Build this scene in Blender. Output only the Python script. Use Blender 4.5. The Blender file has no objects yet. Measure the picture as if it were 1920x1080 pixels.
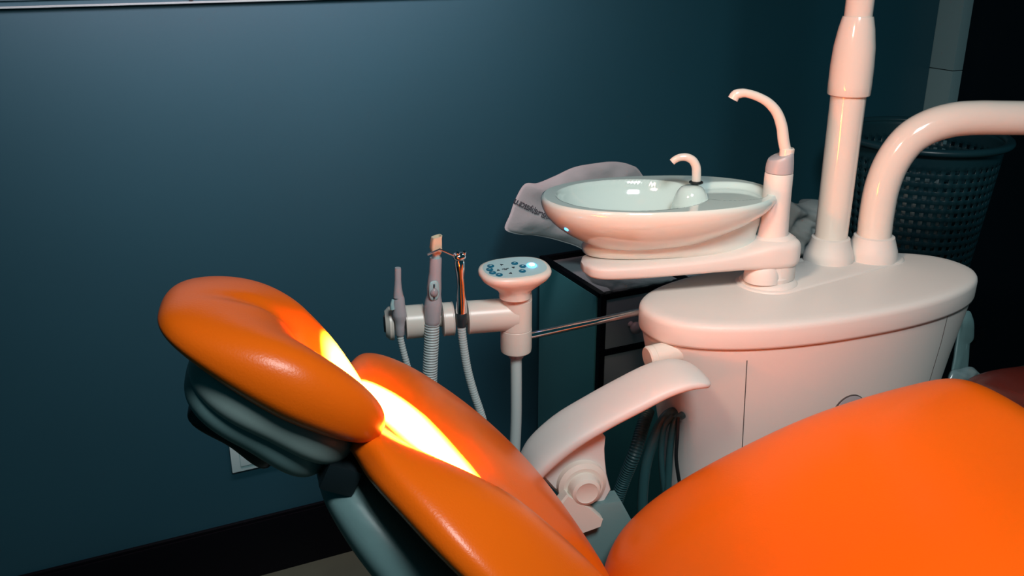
import bpy, bmesh, math, random
from mathutils import Vector, Matrix, noise
from mathutils.bvhtree import BVHTree
random.seed(4)
R = math.radians
sc = bpy.context.scene
COL = sc.collection

# ------------------------------------------------------------------ camera
EYE = Vector((0, 0, 1.45)); TILT = R(20.5); YAW = R(25.6); FPX = 1775.0
cd = bpy.data.cameras.new('camera'); cam = bpy.data.objects.new('camera', cd); COL.objects.link(cam)
cd.sensor_width = 36; cd.lens = FPX/1920*36; cd.clip_start = 0.02
cam.location = EYE; cam.rotation_euler = (R(90)-TILT, 0, -YAW)
sc.camera = cam
# ------------------------------------------------------------------ world, lights, exposure
sc.view_settings.view_transform = 'Standard'; sc.view_settings.look = 'None'
sc.view_settings.gamma = 1; sc.view_settings.exposure = 3.0      # lamp strengths below are set for this exposure
EXP = 1/8
sc.cycles.use_guiding = True; sc.cycles.use_surface_guiding = True; sc.cycles.guiding_training_samples = 24
w = bpy.data.worlds.new('world'); sc.world = w; w.use_nodes = True
w.node_tree.nodes['Background'].inputs[0].default_value = (0.04, 0.42, 0.55, 1)
w.node_tree.nodes['Background'].inputs[1].default_value = 0.07/8

def aim(o, target):
    o.rotation_euler = (Vector(target)-o.location).to_track_quat('-Z', 'Y').to_euler()
def area(name, loc, target, size, energy, color, sy=None, spread=180):
    l = bpy.data.lights.new(name, 'AREA'); l.shape = 'RECTANGLE'; l.size = size; l.size_y = sy or size
    l.energy = energy*EXP; l.color = color; l.spread = R(spread)
    o = bpy.data.objects.new(name, l); COL.objects.link(o); o.location = loc; aim(o, target); return o
area('added_warm_fill', (0.12, 0.62, 1.66), (1.15, 1.15, 1.02), 0.14, 0.9, (1.0, 0.67, 0.48), None, 60)  # added warm fill without a fixture, boosts the bounce off the chair
area('ceiling_panel_light', (0.35, -0.15, 2.35), (0.85, 0.85, 0.8), 0.4, 11.5, (0.95, 1.0, 1.0), None, 120)
area('wall_wash_light', (0.40, 1.42, 1.82), (0.40, 1.985, 1.38), 1.0, 11, (1.0, 0.48, 0.47), 0.2, 100)
def spot(name, loc, target, ang, energy, color, ratio, roll, blend):
    l = bpy.data.lights.new(name, 'SPOT'); l.energy = energy*EXP; l.color = color; l.spot_size = R(ang)
    l.spot_blend = blend; l.shadow_soft_size = 0.012
    o = bpy.data.objects.new(name, l); COL.objects.link(o); o.location = loc
    z_ = (Vector(loc)-Vector(target)).normalized(); y_ = Vector((math.cos(R(roll)), math.sin(R(roll)), 0)); y_ = (y_-z_*y_.dot(z_)).normalized()
    o.rotation_euler = Matrix((y_.cross(z_), y_, z_)).transposed().to_euler()
    o.scale = (ratio, 1, 1)
    return o
LAMP = Vector((0.62, 0.93, 1.98))
spot('dental_lamp_beam', LAMP+Vector((-.02, -.01, -.07)), (0.280, 0.862, 0.96), 12.2, 29000, (1.0, 0.93, 0.90), 0.15, -33, 0.25)

# ------------------------------------------------------------------ pixel / point helpers
_s, _c = math.sin(TILT), math.cos(TILT); _sy, _cy = math.sin(YAW), math.cos(YAW)
def ray(px, py):
    a = (px-960)/FPX; b = -(py-540)/FPX
    f = _c+b*_s; u = b*_c-_s
    return Vector((f*_sy+a*_cy, f*_cy-a*_sy, u))
def atT(px, py, t): return EYE+ray(px, py)*t
def onX(px, py, x): d = ray(px, py); return EYE+d*(x/d.x)
def onY(px, py, y): d = ray(px, py); return EYE+d*(y/d.y)
def onZ(px, py, z): d = ray(px, py); return EYE+d*((z-EYE.z)/d.z)
def onPlane(px, py, O, n):
    d = ray(px, py); n = Vector(n); return EYE+d*((Vector(O)-EYE).dot(n)/d.dot(n))
SIDE = Vector((_cy, -_sy, 0)); FWD = Vector((_sy, _cy, 0))

# ------------------------------------------------------------------ materials
def mat(name, col, rough=.5, metal=0, spec=.5, coat=0, bump=0, bscale=200, var=0, vscale=6, emit=None, estr=0, alpha=1, sheen=0, sss=0):
    m = bpy.data.materials.new(name); m.use_nodes = True; nt = m.node_tree; b = nt.nodes['Principled BSDF']
    b.inputs['Base Color'].default_value = (*col, 1); b.inputs['Roughness'].default_value = rough
    b.inputs['Metallic'].default_value = metal; b.inputs['Specular IOR Level'].default_value = spec
    b.inputs['Coat Weight'].default_value = coat; b.inputs['Coat Roughness'].default_value = .08
    if sheen: b.inputs['Sheen Weight'].default_value = sheen
    if alpha < 1: b.inputs['Alpha'].default_value = alpha
    if emit: b.inputs['Emission Color'].default_value = (*emit, 1); b.inputs['Emission Strength'].default_value = estr*EXP
    tc = nt.nodes.new('ShaderNodeTexCoord')
    if bump:
        n = nt.nodes.new('ShaderNodeTexNoise'); n.inputs['Scale'].default_value = bscale; n.inputs['Detail'].default_value = 3
        bp = nt.nodes.new('ShaderNodeBump'); bp.inputs['Strength'].default_value = bump; bp.inputs['Distance'].default_value = .002
        nt.links.new(tc.outputs['Object'], n.inputs['Vector']); nt.links.new(n.outputs['Fac'], bp.inputs['Height'])
        nt.links.new(bp.outputs['Normal'], b.inputs['Normal'])
    if var:
        n = nt.nodes.new('ShaderNodeTexNoise'); n.inputs['Scale'].default_value = vscale; n.inputs['Detail'].default_value = 2
        mx = nt.nodes.new('ShaderNodeMix'); mx.data_type = 'RGBA'
        mx.inputs[6].default_value = (*[c*(1-var) for c in col], 1); mx.inputs[7].default_value = (*[min(1, c*(1+var)) for c in col], 1)
        nt.links.new(tc.outputs['Object'], n.inputs['Vector']); nt.links.new(n.outputs['Fac'], mx.inputs[0])
        nt.links.new(mx.outputs[2], b.inputs['Base Color'])
    return m
M = dict(
    wall=mat('wall_paint', (.012, .072, .104), .40, spec=.6, var=.10, vscale=2.2),
    wallupper=mat('wall_upper_panel', (.03, .09, .12), .45),
    pillar=mat('grey_green_trunking', (.20, .33, .36), .4),
    strip=mat('light_trim', (.15, .30, .33), .35),
    black=mat('black_board', (.002, .003, .005), .4, spec=.12),
    doordark=mat('doorway_darkness', (.004, .009, .014), .7, spec=.1),
    leather=mat('orange_leather', (.95, .150, .004), .30, spec=.33, bump=.10, bscale=420),
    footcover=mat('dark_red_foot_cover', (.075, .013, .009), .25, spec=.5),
    plastic=mat('white_plastic', (.72, .69, .62), .32, spec=.5),
    plasticsoft=mat('matt_white_plastic', (.70, .68, .65), .45, spec=.4),
    enamel=mat('white_enamel', (.76, .72, .66), .12, spec=.5, coat=.6),
    ceramic=mat('glazed_ceramic', (.64, .80, .78), .07, spec=.6, coat=.7),
    greyshell=mat('grey_green_shell', (.13, .23, .235), .42),
    greysh2=mat('pale_shell', (.21, .29, .28), .38),
    dark=mat('dark_rubber', (.012, .03, .038), .45),
    blackp=mat('black_plastic', (.006, .012, .015), .4),
    tealhose=mat('dark_hose', (.02, .075, .085), .42),
    handgrey=mat('grey_handpiece', (.42, .43, .46), .38),
    hose=mat('pale_hose', (.50, .58, .58), .45),
    cream=mat('cream_plastic', (.74, .64, .46), .4),
    chrome=mat('chrome', (.75, .78, .80), .10, metal=1),
    seam=mat('seam_dark', (.05, .045, .045), .7),  # dark grey of the panel joints and badge rim
    cabinet=mat('grey_laminate', (.04, .23, .27), .38, var=.06),
    drawer=mat('grey_drawer_front', (.20, .28, .31), .30),
    knob=mat('drawer_knob', (.36, .36, .38), .25),
    cloth=mat('grey_white_cotton', (.30, .38, .40), .85, spec=.2, bump=.3, bscale=90, var=.12, vscale=14),
    ink=mat('dark_print', (.02, .03, .045), .7),
    film=mat('crinkled_plastic', (.26, .37, .39), .18, spec=.7, alpha=.55),
    basket=mat('dark_teal_plastic', (.009, .042, .056), .35),
    floor=mat('floor_laminate', (.075, .115, .085), .45, var=.2, vscale=9),
    outlet=mat('outlet_plastic', (.36, .60, .62), .35),
    panel=mat('panel_face', (.42, .62, .66), .25),
    btn=mat('blue_button', (.01, .14, .24), .3),
    btnmark=mat('button_symbol', (.45, .75, .80), .4),
    led=mat('blue_led', (.1, .5, .9), .3, emit=(.03, .42, 1.0), estr=9),
    ledw=mat('white_led_core', (.8, 1, 1), .3, emit=(.55, .95, 1.0), estr=22),
    paper=mat('card_paper', (.45, .38, .28), .8),
    blue=mat('pale_blue_paper', (.30, .42, .48), .7),
    lens=mat('lamp_lens', (.9, .9, .9), .2),
)

# ------------------------------------------------------------------ object helpers
def newobj(name, verts, faces, m, parent=None, angle=40, mats=None, fmat=None):
    me = bpy.data.meshes.new(name); me.from_pydata([tuple(v) for v in verts], [], faces); me.validate()
    bm = bmesh.new(); bm.from_mesh(me); bmesh.ops.recalc_face_normals(bm, faces=bm.faces); bm.to_mesh(me); bm.free()
    for p in me.polygons: p.use_smooth = True
    me.set_sharp_from_angle(angle=R(angle))
    me.materials.append(m)
    o = bpy.data.objects.new(name, me); COL.objects.link(o)
    if parent: par(o, parent)
    return o
def wm(o):
    m = Matrix.LocRotScale(o.location, o.rotation_euler, o.scale)
    return wm(o.parent) @ o.matrix_parent_inverse @ m if o.parent else m
def par(o, p): o.parent = p; o.matrix_parent_inverse = wm(p).inverted()
def tag(o, label, cat, group=None):
    o['label'] = label; o['category'] = cat
    if group: o['group'] = group
    return o
def thing(name, loc, label, cat, group=None):
    o = bpy.data.objects.new(name, None); COL.objects.link(o); o.location = loc; o.empty_display_size = .05
    return tag(o, label, cat, group)
def struct(o): o['kind'] = 'structure'; return o

class MB:
    def __init__(s): s.v = []; s.f = []
    def add(s, v, f):
        k = len(s.v); s.v += [Vector(x) for x in v]; s.f += [tuple(i+k for i in g) for g in f]; return s
    def rings(s, rings, cap=True, close=False):
        n = len(rings[0]); v = [p for r in rings for p in r]; f = []
        m = len(rings)
        for i in range(m if close else m-1):
            for j in range(n):
                a = i*n+j; b = i*n+(j+1) % n; c = ((i+1) % m)*n+(j+1) % n; d = ((i+1) % m)*n+j
                f.append((a, b, c, d))
        if cap and not close:
            f.append(tuple(range(n))[::-1]); f.append(tuple((m-1)*n+j for j in range(n)))
        return s.add(v, f)
    def lathe(s, prof, O=(0, 0, 0), axis=(0, 0, 1), n=40, cap=True, sx=1, sy=1, x=None):
        ax = Vector(axis).normalized()
        X = Vector(x).normalized() if x else (Vector((1, 0, 0)) if abs(ax.x) < .9 else Vector((0, 1, 0)))
        X = (X-ax*X.dot(ax)).normalized(); Y = ax.cross(X); O = Vector(O)
        return s.rings([[O+ax*z+X*(r*sx*math.cos(2*math.pi*j/n))+Y*(r*sy*math.sin(2*math.pi*j/n)) for j in range(n)] for r, z in prof], cap)
    def tube(s, pts, rad, n=20, res=10, corr=None, flat=1, cap=True, up=None):
        P = spline([Vector(p) for p in pts], res) if res > 1 else [Vector(p) for p in pts]
        if not isinstance(rad, (list, tuple)): rad = [rad]*2
        L = [0]
        for i in range(1, len(P)): L.append(L[-1]+(P[i]-P[i-1]).length)
        if corr:                                      # corrugation: resample densely
            pitch, dep = corr; N = int(L[-1]/pitch*6); Q = []; k = 0
            for i in range(N+1):
                t = L[-1]*i/N
                while k < len(L)-2 and L[k+1] < t: k += 1
                Q.append(P[k].lerp(P[k+1], (t-L[k])/max(1e-9, L[k+1]-L[k])))
            P = Q; L = [L[-1]*i/N for i in range(N+1)]
        rs = []
        T = (P[1]-P[0]).normalized(); U = Vector(up) if up else (Vector((0, 0, 1)) if abs(T.z) < .9 else Vector((1, 0, 0)))
        U = (U-T*U.dot(T)).normalized()
        for i, p in enumerate(P):
            T = (P[min(i+1, len(P)-1)]-P[max(i-1, 0)]).normalized(); U = (U-T*U.dot(T)).normalized(); W = T.cross(U)
            t = L[i]/L[-1]*(len(rad)-1); k = min(int(t), len(rad)-2); r = rad[k]+(rad[k+1]-rad[k])*(t-k)
            if corr: r += corr[1]*(1 if (i % 6) in (0, 1, 2) else -1)*.5
            rs.append([p+U*(r*math.cos(2*math.pi*j/n))+W*(r*flat*math.sin(2*math.pi*j/n)) for j in range(n)])
        return s.rings(rs, cap)
    def box(s, c, size, rot=None, bev=0.0, seg=2):
        bm = bmesh.new(); bmesh.ops.create_cube(bm, size=1)
        for v in bm.verts: v.co = Vector((v.co.x*size[0], v.co.y*size[1], v.co.z*size[2]))
        if bev: bmesh.ops.bevel(bm, geom=bm.edges[:], offset=bev, segments=seg, profile=.7, affect='EDGES')
        Mx = rot if rot is not None else Matrix.Identity(3)
        bm.verts.index_update()
        s.add([Mx @ v.co+Vector(c) for v in bm.verts], [tuple(v.index for v in f.verts) for f in bm.faces]); bm.free(); return s
    def superq(s, fn, p=2.6, n=28):
        """closed rounded cushion: cube-sphere normalised to |x|^p+|y|^p+|z|^p=1 and passed through fn"""
        idx = {}; vs = []; fs = []
        def vid(x, y, z):
            k = (round(x, 5), round(y, 5), round(z, 5))
            if k not in idx:
                t = [math.tan(q*math.pi/4) for q in (x, y, z)]
                pw = p if isinstance(p, (list, tuple)) else (p, p, p)
                lo, hi = 0.05, 3.0
                for _ in range(40):
                    m_ = (lo+hi)/2
                    if sum(abs(q*m_)**e for q, e in zip(t, pw)) > 1: hi = m_
                    else: lo = m_
                idx[k] = len(vs); vs.append(fn(*[q*lo for q in t]))
            return idx[k]
        for ax in range(3):
            for sg in (-1, 1):
                for i in range(n):
                    for j in range(n):
                        q = []
                        for (a, b) in ((i, j), (i+1, j), (i+1, j+1), (i, j+1)):
                            c = [0, 0, 0]; c[ax] = sg; c[(ax+1) % 3] = -1+2*a/n; c[(ax+2) % 3] = -1+2*b/n
                            q.append(vid(*c))
                        fs.append(tuple(q if sg > 0 else q[::-1]))
        return s.add(vs, fs)
    def build(s, name, m, parent=None, angle=40): return newobj(name, s.v, s.f, m, parent, angle)

def spline(P, res):
    if len(P) < 3:
        return [P[0].lerp(P[1], i/res) for i in range(res+1)]
    out = []
    for i in range(len(P)-1):
        p0 = P[i-1] if i else P[0]*2-P[1]; p1, p2 = P[i], P[i+1]; p3 = P[i+2] if i+2 < len(P) else P[-1]*2-P[-2]
        for k in range(res):
            t = k/res
            out.append(.5*((2*p1)+(p2-p0)*t+(2*p0-5*p1+4*p2-p3)*t*t+(3*p1-p0-3*p2+p3)*t**3))
    out.append(P[-1]); return out
def sstep(a, b, x): t = max(0, min(1, (x-a)/(b-a))); return t*t*(3-2*t)
def g(x, s): return math.exp(-(x/s)**2)
def se(t, a, b, p):     # superellipse point
    c_, s_ = math.cos(t), math.sin(t)
    return a*math.copysign(abs(c_)**(2/p), c_), b*math.copysign(abs(s_)**(2/p), s_)
def bar(a, b, r, n=16, r2=None): return MB().tube([a, b], [r, r if r2 is None else r2], n, 1)

# ================================================================== SETTING
WY = 1.985
def boxobj(name, a, b, m, bev=0, parent=None):
    c = [(a[i]+b[i])/2 for i in range(3)]; sz = [abs(b[i]-a[i]) for i in range(3)]
    return MB().box(c, sz, bev=bev).build(name, m, parent)
struct(boxobj('wall_back', (-2.2, WY, 0), (2.285, WY+.1, 2.7), M['wall']))
struct(boxobj('floor', (-2.2, -1.2, -.05), (4.0, 3.4, 0), M['floor']))
struct(boxobj('baseboard_back', (-2.2, WY-.014, 0), (2.285, WY, .15), M['black'], .002))
struct(boxobj('baseboard_top', (-2.2, WY-.010, .15), (2.285, WY, .157), M['black'], .002)).name = 'trim_3'
# dado strip with an upper panel above it
struct(boxobj('trim_1', (-2.2, WY-.010, 1.325), (2.2, WY, 1.3285), M['strip'], .001))
struct(boxobj('trim_2', (-2.2, WY-.004, 1.338), (2.2, WY, 1.60), M['wallupper'], .001))
# pillar / jamb at the right end of the wall with a near-black panel painting the unlit doorway beyond
struct(boxobj('wall_pillar', (2.287, 1.905, 0), (2.325, WY+.1, 1.088), M['pillar'], .001))
struct(boxobj('wall_jamb', (2.287, 1.905, 1.0905), (2.325, WY+.1, 2.7), M['pillar'], .001))
struct(boxobj('doorway_dark_panel', (2.325, 1.99, 0), (4.0, 2.07, 2.7), M['doordark']))

# wall outlet
ot = thing('wall_outlet', (.30, WY, .33), 'pale plastic double wall socket above the black baseboard, half hidden by headrest', 'wall socket')
MB().box((.300, WY-.005, .333), (.128, .010, .082), bev=.003).build('cover_plate', M['outlet'], ot)
MB().box((.300, WY-.011, .333), (.088, .004, .054), bev=.0015).build('socket_face', M['outlet'], ot)
for cx in (.279, .321):
    hl = MB()
    for dx, dz, w_, h_ in ((-.007, .004, .004, .011), (.007, .004, .004, .011), (0, -.012, .006, .006), (0, 0, .016, .002)):
        hl.box((cx+dx, WY-.0135, .333+dz), (w_, .002, h_), bev=.0006)
    hl.build('socket_hole', M['ink'], ot)
sc_ = MB().lathe([(.0001, 0), (.004, 0), (.0035, .002), (.0001, .0022)], (.4745-.21, WY-.004, 1.3325), (0, -1, 0), 14).build('trim_screw', M['blackp'])
tag(sc_, 'small dark screw head on the pale strip at top of wall', 'screw')

# ================================================================== DENTAL CHAIR
CO = Vector((.3, .85, 0)); CP = R(12); CU = Vector((math.cos(CP), -math.sin(CP), 0)); CV = Vector((math.sin(CP), math.cos(CP), 0))
def CH(u, v, z): return CO+CU*u+CV*v+Vector((0, 0, z))
ch = thing('dental_chair', CH(.5, 0, 0), 'bright orange leather dental chair reclined in front of the white unit', 'dental chair')

# headrest cushion: a from crown (-1) to neck (+1), b across, c thickness
HA = R(33); HD = Vector((math.cos(HA), 0, -math.sin(HA))); HN = Vector((math.sin(HA), 0, math.cos(HA)))
HC = (-.150, 1.055)
def HP(a, b, c):
    q = HD*a+HN*c; return CH(HC[0]+q.x, b, HC[1]+q.z)
def head_fn(x, y, z):
    A, B, C = .114, .112, .036
    a, b = x*A, y*B
    wdt = 1-(.38*sstep(-.5, 1, x) if y > 0 else .20*sstep(.3, -1, x)); b *= wdt
    top = .5+.5*z
    c = C*z*(1-.16*sstep(.2, -1, x))
    if z < 0: c *= 1-.25*sstep(.2, -1, x)
    dip = .050*g((b-.012)/.045, 1)*sstep(-.35, .75, x)
    rise = .014*sstep(.2, .9, abs(y))*sstep(-.9, .2, x)
    c += (rise-dip)*sstep(-.2, .8, z)
    c += .010*(1-x*x)                                  # crowned profile
    a += .020*sstep(.15, .7, abs(y))*sstep(.2, 1, x)-.022*g(y, .3)*sstep(.5, 1, x)
    # crease where the hollow begins
    c -= .007*sstep(-.7, .3, x)*sstep(0, .8, y)
    c -= .006*g((b-.02-.25*(a+.03))/.012, 1)*g((a+.03)/.035, 1)*sstep(0, .6, z)
    return HP(a, b, c)
MB().superq(head_fn, (2.7, 2.7, 2.3), 40).build('headrest', M['leather'], ch, 180)
def shell_fn(A, B, C, ao, co, p=.12, tilt=0):
    def fn(x, y, z):
        a, c = x*A, z*C
        c += -.010*sstep(-.2, 1, x)
        ca, sa = math.cos(tilt), math.sin(tilt)
        return HP(ao+a*ca+c*sa, y*B*(1-p*abs(x)**3), co-a*sa+c*ca)
    return fn
MB().superq(shell_fn(.092, .091, .028, .024, -.026), (3, 3, 3.0), 26).build('headrest_shell', M['greysh2'], ch, 180)
MB().superq(shell_fn(.083, .078, .032, .020, -.046, tilt=R(4)), (3.2, 3.2, 3.0), 26).build('headrest_housing', M['greyshell'], ch, 180)
lv = MB().superq(shell_fn(.050, .034, .013, .006, -.079, tilt=R(4)), (6, 6, 5), 16).build('release_lever', M['blackp'], ch, 180)
# neck joint
MB().box(HP(.108, -.02, -.058), (.036, .11, .030), rot=Matrix((CU, CV, Vector((0, 0, 1)))).transposed() @ Matrix.Rotation(R(25), 3, 'Y'), bev=.006).build('neck_joint', M['blackp'], ch)

# backrest
BS = [(-.085, .985, .10, .022), (-.066, .972, .150, .028), (-.03, .943, .178, .031), (.02, .896, .198, .033), (.07, .842, .214, .034), (.115, .785, .224, .034), (.155, .722, .228, .034),
      (.195, .650, .224, .034), (.228, .575, .214, .034), (.252, .505, .196, .032), (.27, .44, .165, .028), (.28, .40, .11, .020)]
def lofted(name, S, m, nv=48, res=8, prof=None, mode=None, angle=180):
    P = spline([Vector((s[0], s[1], 0)) for s in S], res)
    W = spline([Vector((s[2], s[3], 0)) for s in S], res)
    rings = []; N = len(P)
    for i, p in enumerate(P):
        T = (P[min(i+1, N-1)]-P[max(i-1, 0)]).normalized(); n_ = Vector((-T.y, T.x, 0))
        if mode == 'back': n_ = Vector((-T.y, T.x, 0))
        hw, th = W[i].x, W[i].y; s_ = i/(N-1); ring = []
        for j in range(nv*2):
            t = 2*math.pi*j/(nv*2)
            y, z = se(t, 1, 1, 2.6)
            off = th*z
            if z > 0 and prof: off += prof(s_, y*hw, y)*min(1, z*1.3)
            q = p+n_*off
            vv = y*hw*(1+((.14*math.exp(-((s_-.38)/.17)**2)-.26*sstep(.26, .02, s_)) if prof is back_prof and y < 0 else 0))
            ring.append(CH(q.x, vv, q.y))
        rings.append(ring)
    return MB().rings(rings).build(name, m, ch, angle)
def back_prof(s, v, y):
    k = sstep(.0, .22, s)*sstep(1.0, .75, s)
    groove = -.020*g((v+.030)/.040, 1)*k
    nearlobe = .022*g((v+.115)/.055, 1)*sstep(.10, .30, s)*sstep(.95, .6, s)
    farl = .008*g((v-.09)/.09, 1)*k
    top = -.018*g((v+.005)/.085, 1)*sstep(.34, .06, s)
    return groove+nearlobe+farl+top
lofted('backrest', [(a+.014, b+.002, c, d) for a, b, c, d in BS], M['leather'], prof=back_prof)
def shift(S, du, dz, kw, kt): return [(s[0]+du, s[1]+dz, s[2]*kw, s[3]*kt) for s in S]
SS = [(-.085, .925, .055, .018), (-.072, .905, .085, .026), (-.045, .872, .115, .034), (0, .815, .145, .040), (.045, .75, .165, .042), (.085, .685, .175, .042), (.12, .61, .175, .042), (.15, .53, .16, .04), (.17, .46, .12, .03)]
lofted('backrest_shell', [(a-.012, b+.010, c, d*1.1) for a, b, c, d in SS], M['greyshell'])

# seat and leg rest
ST = [(.275, .538, .12, .02), (.285, .568, .175, .034), (.315, .610, .208, .045), (.36, .643, .225, .050), (.42, .672, .236, .052), (.50, .704, .242, .053), (.60, .739, .246, .053),
      (.69, .763, .246, .052), (.78, .781, .244, .048), (.84, .793, .236, .042), (.872, .797, .215, .028), (.880, .797, .17, .012)]
def seat_prof(s, v, y): return -.006*g(v/.10, 1)*sstep(.1, .3, s)
lofted('seat', ST, M['leather'], prof=seat_prof)
LG = [(.852, .780, .17, .014), (.862, .782, .215, .028), (.89, .784, .236, .038), (.96, .786, .24, .043), (1.10, .780, .235, .045), (1.30, .765, .225, .045), (1.45, .75, .2, .04), (1.5, .745, .14, .02)]
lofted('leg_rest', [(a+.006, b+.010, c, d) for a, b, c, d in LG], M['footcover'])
UF = [(.17, .47, .10, .03), (.21, .47, .15, .04), (.35, .50, .17, .05), (.55, .58, .17, .05), (.8, .66, .16, .04), (.9, .68, .12, .03)]
lofted('seat_frame', UF, M['greyshell'])
Rc = Matrix((CU, CV, Vector((0, 0, 1)))).transposed()
MB().box(CH(.42, 0, .27), (.24, .22, .50), rot=Rc, bev=.04, seg=4).build('lift_column', M['plasticsoft'], ch)
MB().box(CH(.45, 0, .035), (.85, .42, .07), rot=Rc, bev=.025, seg=4).build('base_plate', M['plasticsoft'], ch)

# armrest on the far side
AV = .266
AP = [(.180, .690), (.186, .712), (.204, .742), (.242, .774), (.290, .800), (.340, .823), (.380, .840), (.412, .847), (.436, .845), (.449, .840), (.454, .836)]
AW = [.022, .034, .042, .045, .046, .047, .047, .046, .042, .034, .018]
AT = [.006, .011, .014, .014, .013, .013, .012, .011, .009, .007, .004]
P_ = spline([Vector((a, b, 0)) for a, b in AP], 6); W_ = spline([Vector((a, b, 0)) for a, b in zip(AW, AT)], 6)
rg = []
for i, p in enumerate(P_):
    T = (P_[min(i+1, len(P_)-1)]-P_[max(i-1, 0)]).normalized(); n_ = Vector((-T.y, T.x, 0)); ring = []
    for j in range(40):
        y, z = se(2*math.pi*j/40, 1, 1, 2.7); q = p+n_*(z*W_[i].y); ring.append(CH(q.x, AV+y*W_[i].x, q.y))
    rg.append(ring)
arm = MB().rings(rg).build('armrest', M['plasticsoft'], ch, 180)
# web that joins pad and pivot
web = []
prof2 = [(.200, .765, .030), (.206, .735, .028), (.228, .705, .030), (.262, .672, .032)]
def slab(poly, v0, v1, bev=.004):
    """extruded outline in the (u,z) plane with softened rims"""
    cx = sum(p[0] for p in poly)/len(poly); cz = sum(p[1] for p in poly)/len(poly); rr = []
    for v, k in ((v0, .0), (v0, 1), (v0+bev, 0), (v1-bev, 0), (v1, 1)):
        pass
    def sc2(k): return [(cx+(p[0]-cx)*(1-k), cz+(p[1]-cz)*(1-k)) for p in poly]
    for v, k in ((v0, .06), (v0+bev, 0), (v1-bev, 0), (v1, .06)):
        rr.append([CH(a, v, b) for a, b in sc2(k)])
    return MB().rings(rr)
def UZ(px, py, v): p = onPlane(px, py, CH(0, v, 0), tuple(CV)); d = p-CO; return (d.dot(CU), p.z)
slab([UZ(a, b, AV) for a, b in [(1030, 905), (1000, 872), (1030, 832), (1085, 805), (1112, 795), (1130, 812), (1128, 832), (1129, 852), (1132, 880), (1140, 910), (1120, 945), (1080, 950)]], AV-.016, AV+.022).build('armrest_bracket', M['plasticsoft'], arm)
_a = UZ(1098, 920, AV-.040); pc = CH(_a[0], AV-.030, _a[1])
disc = MB().lathe([(.0001, 0), (.030, 0), (.0365, -.004), (.037, -.016), (.037, -.04)], pc, tuple(CV*-1), 48)
disc.build('pivot_disc', M['plastic'], arm, 30)
MB().lathe([(.024, -.006), (.024, .008), (.021, .015), (.0165, .0175), (.0145, .0165), (.0001, .0160)], pc, tuple(CV*-1), 40).build('pivot_cap', M['plastic'], arm, 35)
# mounting plate and frame bracket under the pivot
slab([UZ(a, b, AV-.04) for a, b in [(1042, 950), (1062, 925), (1105, 950), (1130, 972), (1126, 985), (1080, 1002)]], AV-.045, AV-.022, .003).build('mounting_plate', M['plastic'], ch)
slab([(.22, .66), (.25, .66), (.325, .66), (.36, .59), (.37, .50), (.30, .42), (.23, .45), (.21, .56)], AV-.028, AV+.01, .004).build('side_frame', M['greyshell'], ch)

# ================================================================== DENTAL UNIT
un = thing('dental_unit', (1.083, 1.122, 0), 'white dental unit with spittoon bowl, upright lamp pole and curved arm beside the orange chair', 'dental unit')
UC = Vector((1.101, 1.122, 0)); UR = R(-4)
def UE(t, a, b, z, p=2.25, cx=0, cy=0):
    a *= .965; x, y = se(t, a, b, p); x += cx; y += cy
    return Vector((UC.x+x*math.cos(UR)-y*math.sin(UR), UC.y+x*math.sin(UR)+y*math.cos(UR), z))
def uring(a, b, z, cx=0, n=96, p=2.25): return [UE(2*math.pi*j/n, a, b, z, p, cx) for j in range(n)]
MB().rings([uring(.326, .130, .858), uring(.331, .134, .8595), uring(.3325, .135, .864), uring(.333, .1355, .8885), uring(.332, .1345, .8935), uring(.3285, .1315, .8975), uring(.321, .1245, .8998), uring(.305, .112, .9008), uring(.2, .07, .9015), uring(.02, .01, .902)]).build('lid', M['plasticsoft'], un, 60)
body = MB().rings([uring(.255, .105, .0), uring(.258, .108, .30), uring(.264, .112, .55), uring(.280, .119, .66), uring(.302, .124, .76), uring(.318, .128, .82), uring(.327, .131, .8575)]).build('body', M['plasticsoft'], un, 60)
bv = BVHTree.FromObject(body, bpy.context.evaluated_depsgraph_get()) if False else None
me = body.data; bvh = BVHTree.FromPolygons([v.co.copy() for v in me.vertices], [tuple(p.vertices) for p in me.polygons])
def on_body(px, py, off=.0):
    d = ray(px, py).normalized(); h = bvh.ray_cast(EYE, d)
    return (h[0]+h[1]*off, h[1]) if h[0] else (None, None)
def line_on_body(pxs, name, rad=.0007):
    pts = []
    for i in range(len(pxs)-1):
        for k in range(9):
            q = (pxs[i][0]+(pxs[i+1][0]-pxs[i][0])*k/8, pxs[i][1]+(pxs[i+1][1]-pxs[i][1])*k/8)
            p, n_ = on_body(*q)
            if p: pts.append(p)
    if len(pts) > 2: MB().tube(pts, rad, 8, 1).build(name, M['seam'], un)
line_on_body([(1402, 652), (1391, 850), (1386, 950)], 'panel_seam')
line_on_body([(1780, 578), (1765, 640), (1735, 740)], 'panel_seam')
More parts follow.
